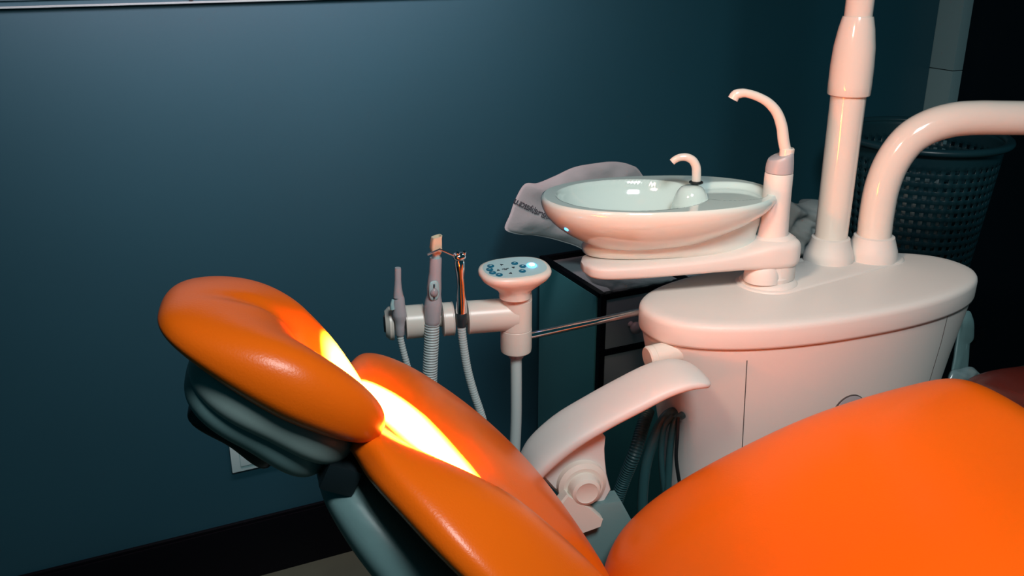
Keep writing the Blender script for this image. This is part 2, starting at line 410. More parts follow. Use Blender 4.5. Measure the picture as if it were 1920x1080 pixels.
# oval badge on the front
p, n_ = on_body(1591, 768)
if p:
    bx_ = Vector((0, 0, 1)).cross(n_).normalized(); by_ = n_.cross(bx_)
    bd = thing('x', (0, 0, 0), '', ''); bpy.data.objects.remove(bd)
    MB().lathe([(.030, -.002), (.030, .0022), (.0285, .0026)], p, tuple(n_), 48, sx=1, sy=.92, x=tuple(bx_)).build('badge_rim', M['seam'], un)
    badge = MB().lathe([(.0287, .000), (.0287, .0030), (.0001, .0032)], p, tuple(n_), 48, sx=1, sy=.92, x=tuple(bx_)).build('badge', M['handgrey'], un)
    mk = MB()
    for k, (dx, hh) in enumerate(((-.014, .005), (-.010, .006), (-.006, .005), (-.002, .007), (.002, .005), (.006, .006), (.010, .008))):
        mk.box(p+n_*.0036+bx_*dx+by_*(.010+.002*math.sin(k*2)), (.0022, hh, .0006), rot=Matrix((bx_, by_, n_)).transposed() @ Matrix.Rotation(R(18*(-1)**k), 3, 'Z'))
        mk.box(p+n_*.0036+bx_*(dx+.001)+by_*(.010+(hh/2 if k % 2 else 0)), (.0036, .0016, .0006), rot=Matrix((bx_, by_, n_)).transposed())
    mk.build('badge_lettering', M['ink'], badge)
# raised strip on the lid under the sockets
cap0, cap1 = Vector((1.030, 1.158, 0)), Vector((1.300, 1.180, 0)); dv = (cap1-cap0).normalized(); nv_ = Vector((-dv.y, dv.x, 0))
def capsule(z, r, r2=None):
    out = []
    for j in range(64):
        t = 2*math.pi*j/64; c_, s_ = math.cos(t), math.sin(t)
        o = cap1 if c_ >= 0 else cap0; rr = r if c_ < 0 else (r2 or r)
        out.append(o+dv*(rr*c_)+nv_*(rr*s_)+Vector((0, 0, z)))
    return out
MB().rings([capsule(.897, .054, .046), capsule(.9025, .053, .045), capsule(.9045, .050, .042)]).build('lid_raised_strip', M['plasticsoft'], un, 60)
# lamp pole
PO = Vector((1.206, 1.205, 0))
MB().lathe([(.043, .900), (.0435, .912), (.041, .920), (.036, .932), (.0335, .942), (.033, .9455), (.0285, .947)], PO, n=48).build('pole_socket', M['plasticsoft'], un, 30)
pole = MB().lathe([(.0280, .940), (.0285, 1.0), (.0292, 1.19), (.0292, 1.205)], PO, n=48).build('lamp_pole', M['enamel'], un)
MB().lathe([(.0345, 1.197), (.0352, 1.1985), (.0354, 1.215), (.0352, 1.245), (.0335, 1.275), (.0290, 1.305), (.0250, 1.322), (.0243, 1.324)], PO, n=48).build('pole_collar', M['enamel'], un, 60)
MB().lathe([(.0225, 1.30), (.0222, 1.5), (.022, 2.06)], PO, n=40).build('lamp_pole_upper', M['enamel'], un)
# flat clip on the right of the pole
clp = MB()
for a in (0,):
    c1 = onPlane(1597, 300, PO+SIDE*.028, tuple(FWD)); c2 = onPlane(1588, 378, PO+SIDE*.028, tuple(FWD))
    clp.tube([c1+Vector((0, 0, .004))-SIDE*.004, c1+SIDE*.002, c1.lerp(c2, .5)+SIDE*.004, c2+SIDE*.002, c2-SIDE*.005], [.004, .005, .005, .005, .004], 14, 6, flat=.9)
clp.build('pole_clip', M['enamel'], un)
# overhead arm and lamp head (above the frame) that carries the beam
MB().tube([PO+Vector((0, 0, 2.05)), PO+Vector((-.05, -.02, 2.12)), PO+Vector((-.30, -.13, 2.14)), LAMP+Vector((.03, .01, .12)), LAMP+Vector((0, 0, .05))], .018, 20, 8).build('lamp_arm', M['enamel'], un)
ax = (Vector((.27, .880, .975))-LAMP).normalized()
MB().lathe([(.02, -.06), (.05, -.05), (.085, -.02), (.09, .0), (.088, .012), (.080, .012), (.070, -.004), (.0001, -.006)], LAMP, tuple(ax), 40, sx=1.2, sy=.8).build('lamp_head', M['enamel'], un, 40)
# curved delivery arm
BO = Vector((1.282, 1.178, 0))
MB().lathe([(.0435, .900), (.044, .912), (.0425, .922), (.0385, .934), (.0355, .943), (.035, .9455), (.031, .947)], BO, n=48).build('arm_socket', M['plasticsoft'], un, 30)
bp = [BO+Vector((0, 0, .930))]
for q in [(1638, 450), (1644, 400), (1654, 350), (1673, 303), (1704, 262), (1742, 238), (1785, 225), (1830, 221), (1880, 221), (1960, 222), (2100, 224), (2500, 226)]:
    bp.append(onPlane(*q, BO, tuple(FWD)))
MB().tube(bp, [.0296, .0296, .0296, .029, .0275, .0275, .0275, .0275], 40, 10).build('delivery_arm', M['enamel'], un, 60)

# swivel and bowl arm
SW = Vector((1.032, 1.160, 0))
MB().lathe([(.047, .9005), (.048, .905), (.045, .909), (.040, .911)], SW, n=48).build('swivel_flange', M['plasticsoft'], un, 40)
MB().lathe([(.0355, .905), (.0365, .913), (.0375, .918), (.0350, .921), (.0345, .935), (.033, .950)], SW, n=48).build('swivel_drum', M['plasticsoft'], un, 40)
BD = Vector((-.957, .290, 0)).normalized(); BN = Vector((-BD.y, BD.x, 0))*-1      # bowl direction and its normal (away from camera)
ring = []
armS = [(-.044, .012, .960, .010), (-.038, .028, .960, .021), (-.020, .038, .959, .025), (.015, .040, .958, .024), (.05, .038, .954, .019), (.09, .040, .951, .0155), (.15, .044, .949, .0138), (.23, .047, .9475, .0135), (.285, .045, .947, .0130), (.310, .034, .947, .011), (.320, .012, .947, .006)]
P_ = spline([Vector((s[0], s[2], 0)) for s in armS], 6); W_ = spline([Vector((s[1], s[3], 0)) for s in armS], 6)
rg = []
for p, w_ in zip(P_, W_):
    rr = []
    for j in range(40):
        y, z = se(2*math.pi*j/40, w_.x, w_.y, 4.0)
        rr.append(SW+BD*p.x+BN*y+Vector((0, 0, p.y+z)))
    rg.append(rr)
barm = MB().rings(rg).build('bowl_arm', M['plasticsoft'], un, 50)
# cover over the swivel with the inner dome showing at its front
dm = SW-FWD*.014-SIDE*.015
MB().superq(lambda x, y, z: dm+SIDE*(x*.0295)+FWD*(y*.0295)+Vector((0, 0, .912+max(0, z)*.040)), (2.2, 2.2, 2.6), 20).build('swivel_dome', M['plasticsoft'], un, 70)
hdm = SW+SIDE*.0065+FWD*.004
MB().lathe([(.0360, .9115), (.0372, .914), (.0374, .955), (.0366, .970), (.033, .981), (.024, .987), (.0001, .988)], hdm, n=44).build('swivel_cover', M['plasticsoft'], un, 50)

# bowl: hull, pedestal
BC = Vector((.860, 1.243, 0)); BA = R(-17)
bx, by = Vector((math.cos(BA), math.sin(BA), 0)), Vector((-math.sin(BA), math.cos(BA), 0))
def BW(x, y, z): return BC+bx*x+by*y+Vector((0, 0, z))
RZ = 1.057; RA, RB = .193, .117
def bring(a, b, z, cx=0, p=2.2, n=96, shear=0): return [BW(cx+se(2*math.pi*j/n, a, b, p)[0], se(2*math.pi*j/n, a, b, p)[1], z+shear*se(2*math.pi*j/n, a, b, p)[0]) for j in range(n)]
rings = [bring(RA*.30, RB*.30, RZ-.0742, shear=.05)]
for k in [1, .97, .92, .85, .76, .66, .55, .44, .33, .22, .12, .05, .0]:     # from bottom (1) to rim (0)
    sc_k = 1-.44*k**1.8
    rings.append(bring(RA*sc_k, RB*sc_k, RZ-.008-.066*k, cx=-.006*k, shear=.050*k))
rings += [bring(RA*1.0, RB*1.0, RZ-.006), bring(RA*.992, RB*.992, RZ-.002), bring(RA*.975, RB*.975, RZ)]
bowl = MB().rings(rings, cap=False)
# inner surface as a height field over the rim outline
def inner(x, y):
    e = ((x+.044)/.124)**2+((y+.003)/.097)**2
    z = -.056*max(0, min(1, (1-e)/.62))**.55*(.9+.1*sstep(1, .2, e))
    t = (abs((x-.115)/.060)**2.4+abs((y+.004)/.056)**2.4)
    z2 = -.010*sstep(1.15, .75, t)
    ch_ = -.010*g((y-.040)/.014, 1)*sstep(.0, .05, x)*sstep(.12, .07, x)
    return min(z, z2, ch_)
nr, na = 90, 192; iv = []
for i in range(nr+1):
    k = .975*(1-i/nr)
    iv.append([(lambda q: BW(q[0], q[1], RZ+inner(*q)*sstep(.965, .90, k)))(se(2*math.pi*j/na, RA*k, RB*k, 2.2)) if i < nr else BW(0, 0, RZ+inner(0, 0)) for j in range(na)])
bowl.rings(iv, cap=False)
bowl_o = bowl.build('bowl', M['ceramic'], un, 180)
MB().rings([bring(.142, .050, .9605, cx=.022, p=2.6), bring(.146, .054, .963, cx=.022, p=2.6), bring(.147, .056, .972, cx=.022, p=2.6), bring(.145, .056, .982, cx=.023, p=2.6, shear=.03), bring(.147, .059, .992, cx=.025, p=2.6, shear=.09), bring(.147, .062, 1.003, cx=.027, p=2.6, shear=.13), bring(.115, .044, .989, cx=.027, p=2.6, shear=.10)]).build('bowl_pedestal', M['ceramic'], un, 60)
MB().lathe([(.0001, .0), (.018, 0), (.018, .001), (.0001, .0012)], BW(-.05, 0, RZ-.0585), n=24).build('drain', M['chrome'], bowl_o)
MB().lathe([(.030, -.034), (.027, -.018), (.0240, -.006), (.0210, .001), (.0165, .0070), (.012, .0095), (.0001, .010)], BW(.054, -.002, RZ), n=48, sx=1.1, x=tuple(bx)).build('spout_boss', M['ceramic'], bowl_o, 180)
# small round sensor on the hull
def ray_obj(o, px, py):
    me = o.data; b = BVHTree.FromPolygons([o.matrix_world @ v.co for v in me.vertices], [tuple(p.vertices) for p in me.polygons])
    return b.ray_cast(EYE, ray(px, py).normalized())
h = ray_obj(bowl_o, 1062, 430)
if h[0]: MB().lathe([(.0036, -.001), (.0036, .0006), (.0026, .0012), (.0001, .0013)], h[0], tuple(h[1] if h[1].dot(ray(1062, 430)) < 0 else -h[1]), 20).build('bowl_sensor', M['led'], bowl_o)
# rinse spout on the bowl
sb = onZ(1305, 343, RZ+.0115)
MB().lathe([(.0095, 0), (.0115, .001), (.0115, .003), (.0085, .0045), (.0001, .0045)], sb+Vector((0, 0, -.001)), n=28).build('spout_seal', M['blackp'], un)
sp = [sb+Vector((0, 0, .002))]+[onPlane(*q, sb, tuple(FWD)) for q in [(1306, 325), (1305, 312), (1299, 301), (1288, 295), (1276, 295), (1266, 299), (1260, 304)]]
MB().tube(sp, [.0075, .0075, .0070, .0062, .0055], 24, 8).build('rinse_spout', M['enamel'], un, 60)
# cup-filler column with gooseneck
CB = SW+Vector((.004, .004, 0))
MB().lathe([(.030, .965), (.027, .975), (.0245, .990), (.0235, 1.01), (.0228, 1.05), (.0225, 1.088), (.0215, 1.0895)], CB, n=40).build('filler_column', M['plasticsoft'], un, 40)
hd = []
for r_, z_, sl in ((.0222, 1.0905, 0), (.0222, 1.096, 0), (.0215, 1.105, .10), (.0205, 1.112, .25), (.0195, 1.1165, .34), (.0185, 1.1175, .36), (.002, 1.1175, .36)):
    hd.append([CB+SIDE*(r_*math.cos(2*math.pi*j/36))+FWD*(r_*math.sin(2*math.pi*j/36))+Vector((0, 0, z_+sl*r_*math.cos(2*math.pi*j/36))) for j in range(36)])
MB().rings(hd).build('filler_head', M['handgrey'], un, 35)
MB().superq(lambda x, y, z: CB-SIDE*(.006-.0085*x)-FWD*(.012-.0045*y)+Vector((0, 0, 1.1155-.0022+.0031*x+.0012*z)), 2.2, 8).build('filler_slot', M['dark'], un, 180)  # dark ellipse added in place of a slot in the head
gb = CB+SIDE*.009
MB().lathe([(.0115, 1.112), (.0118, 1.128), (.0105, 1.1295)], gb, n=24).build('spout_collar', M['enamel'], un)
gp = [gb+Vector((0, 0, 1.118))]+[onPlane(*q, gb, tuple(FWD)) for q in [(1469, 262), (1466, 238), (1457, 212), (1441, 193), (1420, 181), (1400, 175), (1388, 175), (1379, 178), (1374, 186)]]
MB().tube(gp, [.0090, .0090, .0088, .0080, .0070, .0066, .0085], 22, 8).build('filler_spout', M['enamel'], un, 60)
# round capped nozzle under the lid's left end
k0 = onZ(1213, 673, .836); kd = Vector((.93, -.12, .10)).normalized()
MB().lathe([(.0001, 0), (.0175, .0005), (.0195, .003), (.0195, .010), (.0188, .0105), (.0188, .0115), (.0195, .012), (.0205, .075)], k0, tuple(kd), 36).build('side_knob', M['plastic'], un, 30)

# ---- assistant arm: rod, cylinder, holder tube, control panel
AC = Vector((.578, 1.192, 0))
MB().lathe([(.0001, .849), (.019, .850), (.0232, .853), (.0240, .858), (.0240, .889), (.0236, .8895), (.0236, .8903), (.0240, .8908), (.0240, .937), (.0236, .9375), (.0236, .9382), (.0240, .939), (.0235, .947)], AC, n=48).build('arm_hub', M['plastic'], un, 30)
MB().tube([AC+Vector((.01, 0, .872)), Vector((.86, 1.205, .872))], .0058, 20, 1).build('support_rod', M['chrome'], un)
MB().tube([AC+Vector((0, 0, .853)), AC+Vector((0, -.001, .75)), AC+Vector((.0, 0, .5)), AC+Vector((.05, -.03, .25)), Vector((.86, 1.12, .12))], .0088, 20, 10).build('supply_hose', M['hose'], un)
MB().lathe([(.0115, .842), (.0118, .852)], AC, n=24).build('hose_collar', M['knob'], un)
tl_ = onY(722, 607, 1.242); tr_ = AC+Vector((0, 0, tl_.z+.001))
td = (tr_-tl_).normalized(); TL = (tr_-tl_).length
def tube_at(px):    # distance along holder tube under a pixel column
    best = min(range(200), key=lambda k: abs(proj(tl_+td*TL*k/199)[0]-px)); return TL*best/199
def proj(p):
    d = p-EYE; f = d.x*_sy+d.y*_cy; a = d.x*_cy-d.y*_sy; u = d.z
    z = f*_c-u*_s; return (960+FPX*a/z, 540-FPX*(u*_c+f*_s)/z, z)
notch = [(tube_at(748), .0085), (tube_at(812), .0130), (tube_at(863), .0098)]
TR = .0250
tb = MB(); edges = [0.0]
cur = 0.0
tpr = []
def seg(a, b, first=False, last=False):
    pr = [(.0001, a-.0), (TR-.006, a), (TR, a+.006)] if first else [(.0001, a), (TR-.0015, a), (TR+.0006, a+.001), (TR+.0006, a+.0022), (TR, a+.003)]
    pr += [(TR, b)] if last else [(TR, b-.003), (TR+.0006, b-.0022), (TR+.0006, b-.001), (TR-.0015, b), (.0001, b)]
    return pr
a0 = 0.0
for k, (c_, hw) in enumerate(notch):
    tb.lathe(seg(a0, c_-hw, first=(k == 0)), tl_, tuple(td), 40); a0 = c_+hw
tb.lathe(seg(a0, TL, last=True), tl_, tuple(td), 40)
tb.lathe([(.0125, .004), (.0125, TL)], tl_+Vector((0, .007, -.001)), tuple(td), 24)
hold = tb.build('holder_tube', M['plastic'], un, 35)
MB().lathe([(.0001, -.002), (.012, -.002), (.013, .0), (.013, .001)], tl_, tuple(td), 30).build('holder_end_cap', M['blackp'], hold)
# control panel
PC = Vector((.573, 1.186, 0)); PR = R(-6)
px_, py_ = Vector((math.cos(PR), math.sin(PR), 0)), Vector((-math.sin(PR), math.cos(PR), 0))
def pring(a, b, z, n=72, p=2.5, cx=0, tz=0): return [PC+px_*(se(2*math.pi*j/n, a, b, p)[0]+cx)+py_*se(2*math.pi*j/n, a, b, p)[1]+Vector((0, 0, z+tz*se(2*math.pi*j/n, a, b, p)[1])) for j in range(n)]
cp = MB().rings([pring(.0238, .0238, .944, p=2), pring(.0236, .0236, .951, p=2), pring(.027, .025, .957, p=2.1), pring(.040, .030, .967, tz=.05), pring(.0500, .0345, .975, tz=.10), pring(.0538, .0372, .981, tz=.12), pring(.0545, .0378, .985, tz=.13), pring(.0530, .0365, .9885, tz=.13), pring(.0490, .033, .9900, tz=.13), pring(.002, .002, .9900, tz=.13)]).build('control_panel', M['plastic'], un, 60)
MB().rings([pring(.0478, .0318, .9896, tz=.13), pring(.0478, .0318, .99035, tz=.13), pring(.002, .002, .99045, tz=.13)]).build('panel_face', M['panel'], cp, 40)
pn = (Vector((0, 0, 1))-py_*.13).normalized(); pyy = (py_+Vector((0, 0, .13))).normalized()
Rp = Matrix((px_, pyy, pn)).transposed()
def ppt(px, py): return onPlane(px, py, PC+Vector((0, 0, .9906)), tuple(pn))
for q in [(920, 499), (918, 505.5), (923.5, 511.5), (936, 515.5), (965, 494), (980, 499.5), (979.5, 508.5)]:
    c_ = ppt(*q)
    bt = MB().lathe([(.0001, 0), (.0052, 0), (.0052, .0006), (.0046, .0009), (.0001, .0009)], c_, tuple(pn), 24).build('button', M['btn'], cp)
    MB().box(c_+pn*.0011, (.0038, .0007, .0003), rot=Rp).box(c_+pn*.0011+px_*.0008+pyy*.0007, (.0008, .0024, .0003), rot=Rp @ Matrix.Rotation(R(25), 3, 'Z')).build('button_symbol', M['btnmark'], bt)
ar = MB()
for q, a_ in (((941, 496.5), 0), ((934, 506.5), 90), ((963, 502), -90), ((957, 512.5), 180)):
    c_ = ppt(*q); X_ = (px_*math.cos(R(a_))+pyy*math.sin(R(a_))); Y_ = pn.cross(X_)
    ar.rings([[c_+pn*hh+X_*.0026, c_+pn*hh-X_*.0020+Y_*.0024, c_+pn*hh-X_*.0020-Y_*.0024] for hh in (0, .0006)])
ar.build('arrow_marks', M['ink'], cp)
c_ = ppt(948, 504.5)
cm = MB()
for dx, dy, l_, r_ in ((-.003, .0005, .005, 8), (.0005, -.0008, .004, -10), (.0035, .001, .0036, 0), (-.002, -.0022, .0012, 90), (0, -.0025, .0012, 90)):
    cm.box(c_+px_*dx+pyy*dy+pn*.0004, (l_, .0010, .0005), rot=Rp @ Matrix.Rotation(R(r_), 3, 'Z'))
cm.build('chair_symbol', M['ink'], cp)
c_ = ppt(997, 497.5)
ld = MB().lathe([(.0001, .0), (.0070, 0), (.0064, .0012), (.0001, .0018)], c_, tuple(pn), 28, sx=1, sy=1.1).build('indicator_light', M['led'], cp)
MB().lathe([(.0001, .0015), (.0042, .0015), (.0034, .0024), (.0001, .0028)], c_, tuple(pn), 24).build('indicator_core', M['ledw'], ld)

# ================================================================== HANDPIECES resting in the holder
hn_ = Vector((td.y, -td.x, 0)).normalized()
def hand_plane(px, py, dy=0): return onPlane(px, py, tl_+hn_*(.024-dy), tuple(hn_))
def stem(pts, rads, n=28): return MB().tube(pts, rads, n, 1)
def along(pairs, dy=0):   # pairs of (px,py,halfwidth px)
    pts = [hand_plane(a, b, dy) for a, b, _ in pairs]; rr = [w_*proj(p)[2]/FPX for (_, _, w_), p in zip(pairs, pts)]
    rings = []
    for i, (p, r_) in enumerate(zip(pts, rr)):
        T = (pts[min(i+1, len(pts)-1)]-pts[max(i-1, 0)]).normalized(); U = Vector((1, 0, 0)); U = (U-T*U.dot(T)).normalized(); W = T.cross(U)
        rings.append([p+U*(r_*math.cos(2*math.pi*j/28))+W*(r_*math.sin(2*math.pi*j/28)) for j in range(28)])
    return MB().rings(rings)
gY = 'handpieces in the holder'
s1 = thing('saliva_ejector', hand_plane(750, 628), 'short grey saliva ejector at the left end of the white holder', 'suction handpiece', gY)
along([(746, 502, 5.6), (746, 505, 6.2), (746, 525, 6.2), (746, 540, 7.5), (747, 557, 9.8)]).build('nozzle', M['handgrey'], s1, 60)
along([(747, 557, 9.9), (748, 559, 10.4), (748, 572, 11.5), (749, 588, 13.4), (750, 594, 13.0), (750, 602, 9.5), (750, 612, 8.6), (750, 627, 8.8), (750, 629, 7)]).build('body', M['handgrey'], s1, 50)
a_, b_ = hand_plane(737, 562, -.006), hand_plane(736, 580, -.006)
MB().tube([a_, a_.lerp(b_, .5)+Vector((-.001, 0, 0)), b_], [.0020, .0028, .0032], 14, 4).build('slide_valve', M['outlet'], s1)
MB().tube([hand_plane(750, 628), hand_plane(753, 645), hand_plane(760, 672), hand_plane(768, 700), hand_plane(780, 735, -.02), hand_plane(800, 800, -.03), hand_plane(800, 870, -.0), hand_plane(790, 1000, .02)], .0048, 16, 8, corr=(.004, .0004)).build('hose', M['hose'], s1, 80)
s2 = thing('suction_handpiece', hand_plane(812, 620), 'tall grey suction handpiece with cream tip and thick ribbed hose', 'suction handpiece', gY)
along([(817, 483, 10.8), (817, 485, 11.4), (816, 510, 11.6), (815, 522, 12.6), (814, 540, 13.8), (814, 552, 13.0), (813, 562, 15.5), (812, 572, 16.4), (811, 600, 14.5), (810, 607, 13.5), (810, 609, 11)]).build('body', M['handgrey'], s2, 50)
lip = hand_plane(814, 545, -.0112)
MB().superq(lambda x, y, z: lip+Vector((x*.0078, z*.0028, y*.0150)), (3, 3, 2.2), 12).build('valve_recess', M['outlet'], s2, 180)
bl = hand_plane(814, 548, -.0135)
MB().superq(lambda x, y, z: bl+Vector((x*.0062*(1-.25*max(0, y)), z*.0050, y*.0068)), 2, 12).build('valve_knob', M['knob'], s2, 180)
MB().tube([hand_plane(814, 533, -.0145), hand_plane(814, 539, -.0155)], .0012, 10, 1).tube([hand_plane(814, 556, -.0145), hand_plane(814, 560, -.0145)], .0012, 10, 1).build('valve_pin', M['ink'], s2)
MB().tube([hand_plane(818, 484), hand_plane(818, 472)], [.0060, .0056], 20, 1).build('tip_neck', M['outlet'], s2)
# square cream nozzle, cut slanted and hollow
def sq(px, py, hw, hd, tilt=0, p=4):
    c0 = hand_plane(px, py); k = c0.y
    out = []
    for j in range(32):
        x, y = se(2*math.pi*j/32+.4, hw, hd, p); out.append(c0+Vector((x, y, tilt*x)))
    return out
MB().rings([sq(818, 476, .0062, .0062, 0, 2.5), sq(818, 470, .0078, .0070), sq(817, 464, .0082, .0075), sq(818, 448, .0072, .0068, .12), sq(819, 443, .0072, .0065, .18), sq(819, 443, .0056, .0050, .18), sq(819, 450, .0050, .0045, .1)]).build('tip', M['cream'], s2, 50)
MB().tube([hand_plane(810, 607), hand_plane(809, 640), hand_plane(807, 680), hand_plane(806, 722), hand_plane(808, 790, -.01), hand_plane(820, 880, .0), hand_plane(860, 1010, .05)], .0104, 24, 8, corr=(.0042, .0014)).build('hose', M['hose'], s2, 80)
s3 = thing('air_water_syringe', hand_plane(865, 611), 'chrome air-water syringe with bent nozzle, nearest the control panel', 'syringe', gY)
along([(861, 487, 9.0), (861, 492, 10.2), (862, 505, 9.6), (863, 520, 7.6), (864, 535, 7.8), (864, 548, 8.6), (865, 565, 9.6), (865, 580, 10.2), (865, 598, 9.6), (865, 611, 8.0), (865, 612, 6)]).build('handle', M['chrome'], s3, 50)
along([(865, 586, 9.9), (865, 588, 10.9), (865, 600, 10.2), (865, 612, 8.6), (865, 613, 6)]).build('grip_sleeve', M['dark'], s3, 40)
hc = hand_plane(861, 482)
MB().superq(lambda x, y, z: hc+Vector((x*.0098, y*.009, z*.0062+.001)), 2.3, 12).build('head', M['chrome'], s3, 180)
bt_ = MB()
for dx in (-.004, .006): bt_.lathe([(.0030, 0), (.0030, .004), (.0022, .0052), (.0001, .0054)], hc+Vector((dx, -.003, .004)), (0, -.35, 1), 16)
bt_.build('push_button', M['chrome'], s3)
n0, n1, n2 = hand_plane(853, 480, -.004), hand_plane(824, 467.5, -.014), hand_plane(801, 478, -.020)
MB().tube([hc+Vector((-.006, -.002, .001)), n0], [.0035, .0030], 16, 1).build('nozzle_collar', M['chrome'], s3)
MB().tube([n0, n0.lerp(n1, .9), n1, n1.lerp(n2, .12), n2], [.0017, .0016, .0016, .0016, .0014], 14, 1).build('nozzle', M['chrome'], s3)
MB().tube([hand_plane(865, 611), hand_plane(868, 640), hand_plane(876, 690), hand_plane(888, 735), hand_plane(903, 780), hand_plane(915, 830), hand_plane(925, 900, .03), hand_plane(930, 1010, .04)], .0062, 18, 8, corr=(.004, .0003)).build('hose', M['hose'], s3, 80)

# ================================================================== DRAWER CABINET behind
cbm = thing('drawer_cabinet', (1.35, 1.80, 0), 'grey drawer cabinet with black frame standing against wall behind the unit', 'drawer cabinet')
CX0, CX1, CY0, CY1, CZ = 1.012, 1.74, 1.662, 1.955, .711
fr = .014
cb_rot = 0
MB().box(((CX0+CX1)/2, (CY0+CY1)/2+.008, .345), (CX1-CX0-.004, CY1-CY0-.016, .66), bev=.002).build('carcass', M['cabinet'], cbm)
MB().box((CX0+.001, (CY0+CY1)/2+.006, .350), (.006, CY1-CY0-.020, .70), bev=.001).build('side_panel', M['cabinet'], cbm)
fb = MB()
def fbx(a, b): fb.box([(a[i]+b[i])/2 for i in range(3)], [abs(a[i]-b[i]) for i in range(3)], bev=.0015)
for z0, z1 in ((.697, .711), (.562, .576), (.427, .441), (.0, .030)): fbx((CX0, CY0-.004, z0), (CX1, CY0+.012, z1))
for x0 in (CX0-.001, 1.37, CX1-.014): fbx((x0, CY0-.0045, 0), (x0+.0135, CY0+.012, .711))
fbx((CX0-.001, CY0, .699), (CX0+.013, CY1, .712)); fbx((CX1-.014, CY0, .699), (CX1, CY1, .712)); fbx((CX0, CY1-.014, .699), (CX1, CY1, .7115)); fbx((1.24, CY0, .699), (1.252, CY1, .7112))
fb.build('frame', M['black'], cbm)
MB().box(((CX0+CX1)/2, (CY0+CY1)/2, .694), (CX1-CX0-.02, CY1-CY0-.02, .010)).build('top_panel', M['drawer'], cbm)
for c0, c1 in ((CX0+.0135, 1.37), (1.3835, CX1-.014)):
    for z0, z1 in ((.576, .697), (.441, .562)):
        d = MB().box(((c0+c1)/2, CY0+.003, (z0+z1)/2), (c1-c0-.002, .010, z1-z0-.002), bev=.002).build('drawer', M['drawer'], cbm)
        kx = c0+.066 if c0 < 1.2 else (c0+c1)/2
        MB().lathe([(.0001, .0), (.008, 0), (.0055, .006), (.006, .012), (.0125, .018), (.0145, .024), (.012, .030), (.0001, .033)], (kx, CY0-.001, (z0+z1)/2-.010), (0, -1, 0), 24).build('knob', M['knob'], d, 60)

for c0, c1 in ((CX0+.0135, 1.37), (1.3835, CX1-.014)):
    MB().box(((c0+c1)/2, CY0+.003, .2285), (c1-c0-.002, .010, .395), bev=.002).build('cabinet_door', M['cabinet'], cbm)
# crumpled sheet hanging at cabinet corner
def puff(outline, plane_y, th, name, m, seed=0, amp=.006, freq=22, parent=None, rings=16, fold=None, depth=None):
    pts = [onY(a, b, plane_y) for a, b in outline]; pts = closed(pts, 6)
    c0 = sum(pts, Vector())/len(pts); v = []; N = len(pts)
    for side in (-1, 1):
        for i in range(rings+1):
            k = 1-i/rings
            for p in pts:
                q = c0+(p-c0)*k; d = th*(1-k**3)**.6
                nz = noise.noise(Vector((q.x*freq, side*3+seed, q.z*freq)))*amp+abs(noise.noise(Vector((q.x*freq*.45+q.z*freq*.8, seed+7, q.z*freq*.3))))*amp*1.6
                v.append(q+Vector((0, side*(d+nz*min(1, (1-k)*6)), 0)))
    mb = MB(); n1 = (rings+1)*N
    A = [[v[i*N+j] for j in range(N)] for i in range(rings+1)]; B = [[v[n1+i*N+j] for j in range(N)] for i in range(rings+1)]
    mb.rings(A[::-1]+B[0:], cap=True)
    return mb.build(name, m, parent, 180)
def closed(P, res):
    out = []; n = len(P)
    for i in range(n):
        p0, p1, p2, p3 = P[i-1], P[i], P[(i+1) % n], P[(i+2) % n]
        for k in range(res):
            t = k/res; out.append(.5*((2*p1)+(p2-p0)*t+(2*p0-5*p1+4*p2-p3)*t*t+(3*p1-p0-3*p2+p3)*t**3))
    return out
bag = thing('cloth_bag', (1.10, 1.80, .715), 'grey-white cloth bag with dark Thai printing slumped behind the spittoon bowl', 'cloth bag')
bgm = puff([(947, 430), (956, 402), (967, 372), (984, 345), (1008, 343), (1040, 330), (1075, 314), (1110, 307), (1150, 303), (1182, 309), (1203, 326), (1240, 400), (1230, 470), (1190, 505), (1130, 510), (1095, 470), (1050, 452), (1005, 442), (975, 440)], 1.82, .016, 'bag_cloth', M['cloth'], 3, .0055, 24, bag, 26)
td_ = bpy.data.curves.new('printed_text', 'FONT'); td_.body = 'น.สวรรค์ประชารักษ์'; td_.size = .0175; td_.offset = .0005
to = bpy.data.objects.new('printed_text', td_); COL.objects.link(to)
me = bpy.data.meshes.new_from_object(to.evaluated_get(bpy.context.evaluated_depsgraph_get())); bpy.data.objects.remove(to)
bmx = bmesh.new(); bmx.from_mesh(me); bmesh.ops.triangulate(bmx, faces=bmx.faces)
for _ in range(2): bmesh.ops.subdivide_edges(bmx, edges=[e for e in bmx.edges if e.calc_length() > .004], cuts=1)
bmesh.ops.triangulate(bmx, faces=bmx.faces)
bb = BVHTree.FromPolygons([v.co.copy() for v in bgm.data.vertices], [tuple(p.vertices) for p in bgm.data.polygons])
t0 = onY(973, 386, 1.79); t1 = onY(1028, 413, 1.79); ex = (t1-t0).normalized(); ez = Vector((0, -1, 0)).cross(ex); ez = ez if ez.z > 0 else -ez
for v in bmx.verts:
    q = t0+ex*v.co.x*.70+ez*v.co.y; h = bb.ray_cast(Vector((q.x, 1.5, q.z)), Vector((0, 1, 0)))
    v.co = (h[0]+Vector((0, -.0025, 0))) if h[0] else Vector((q.x, 1.82, q.z))
bmx.to_mesh(me); bmx.free(); me.materials.append(M['ink'])
to = bpy.data.objects.new('printed_text', me); COL.objects.link(to); par(to, bag)

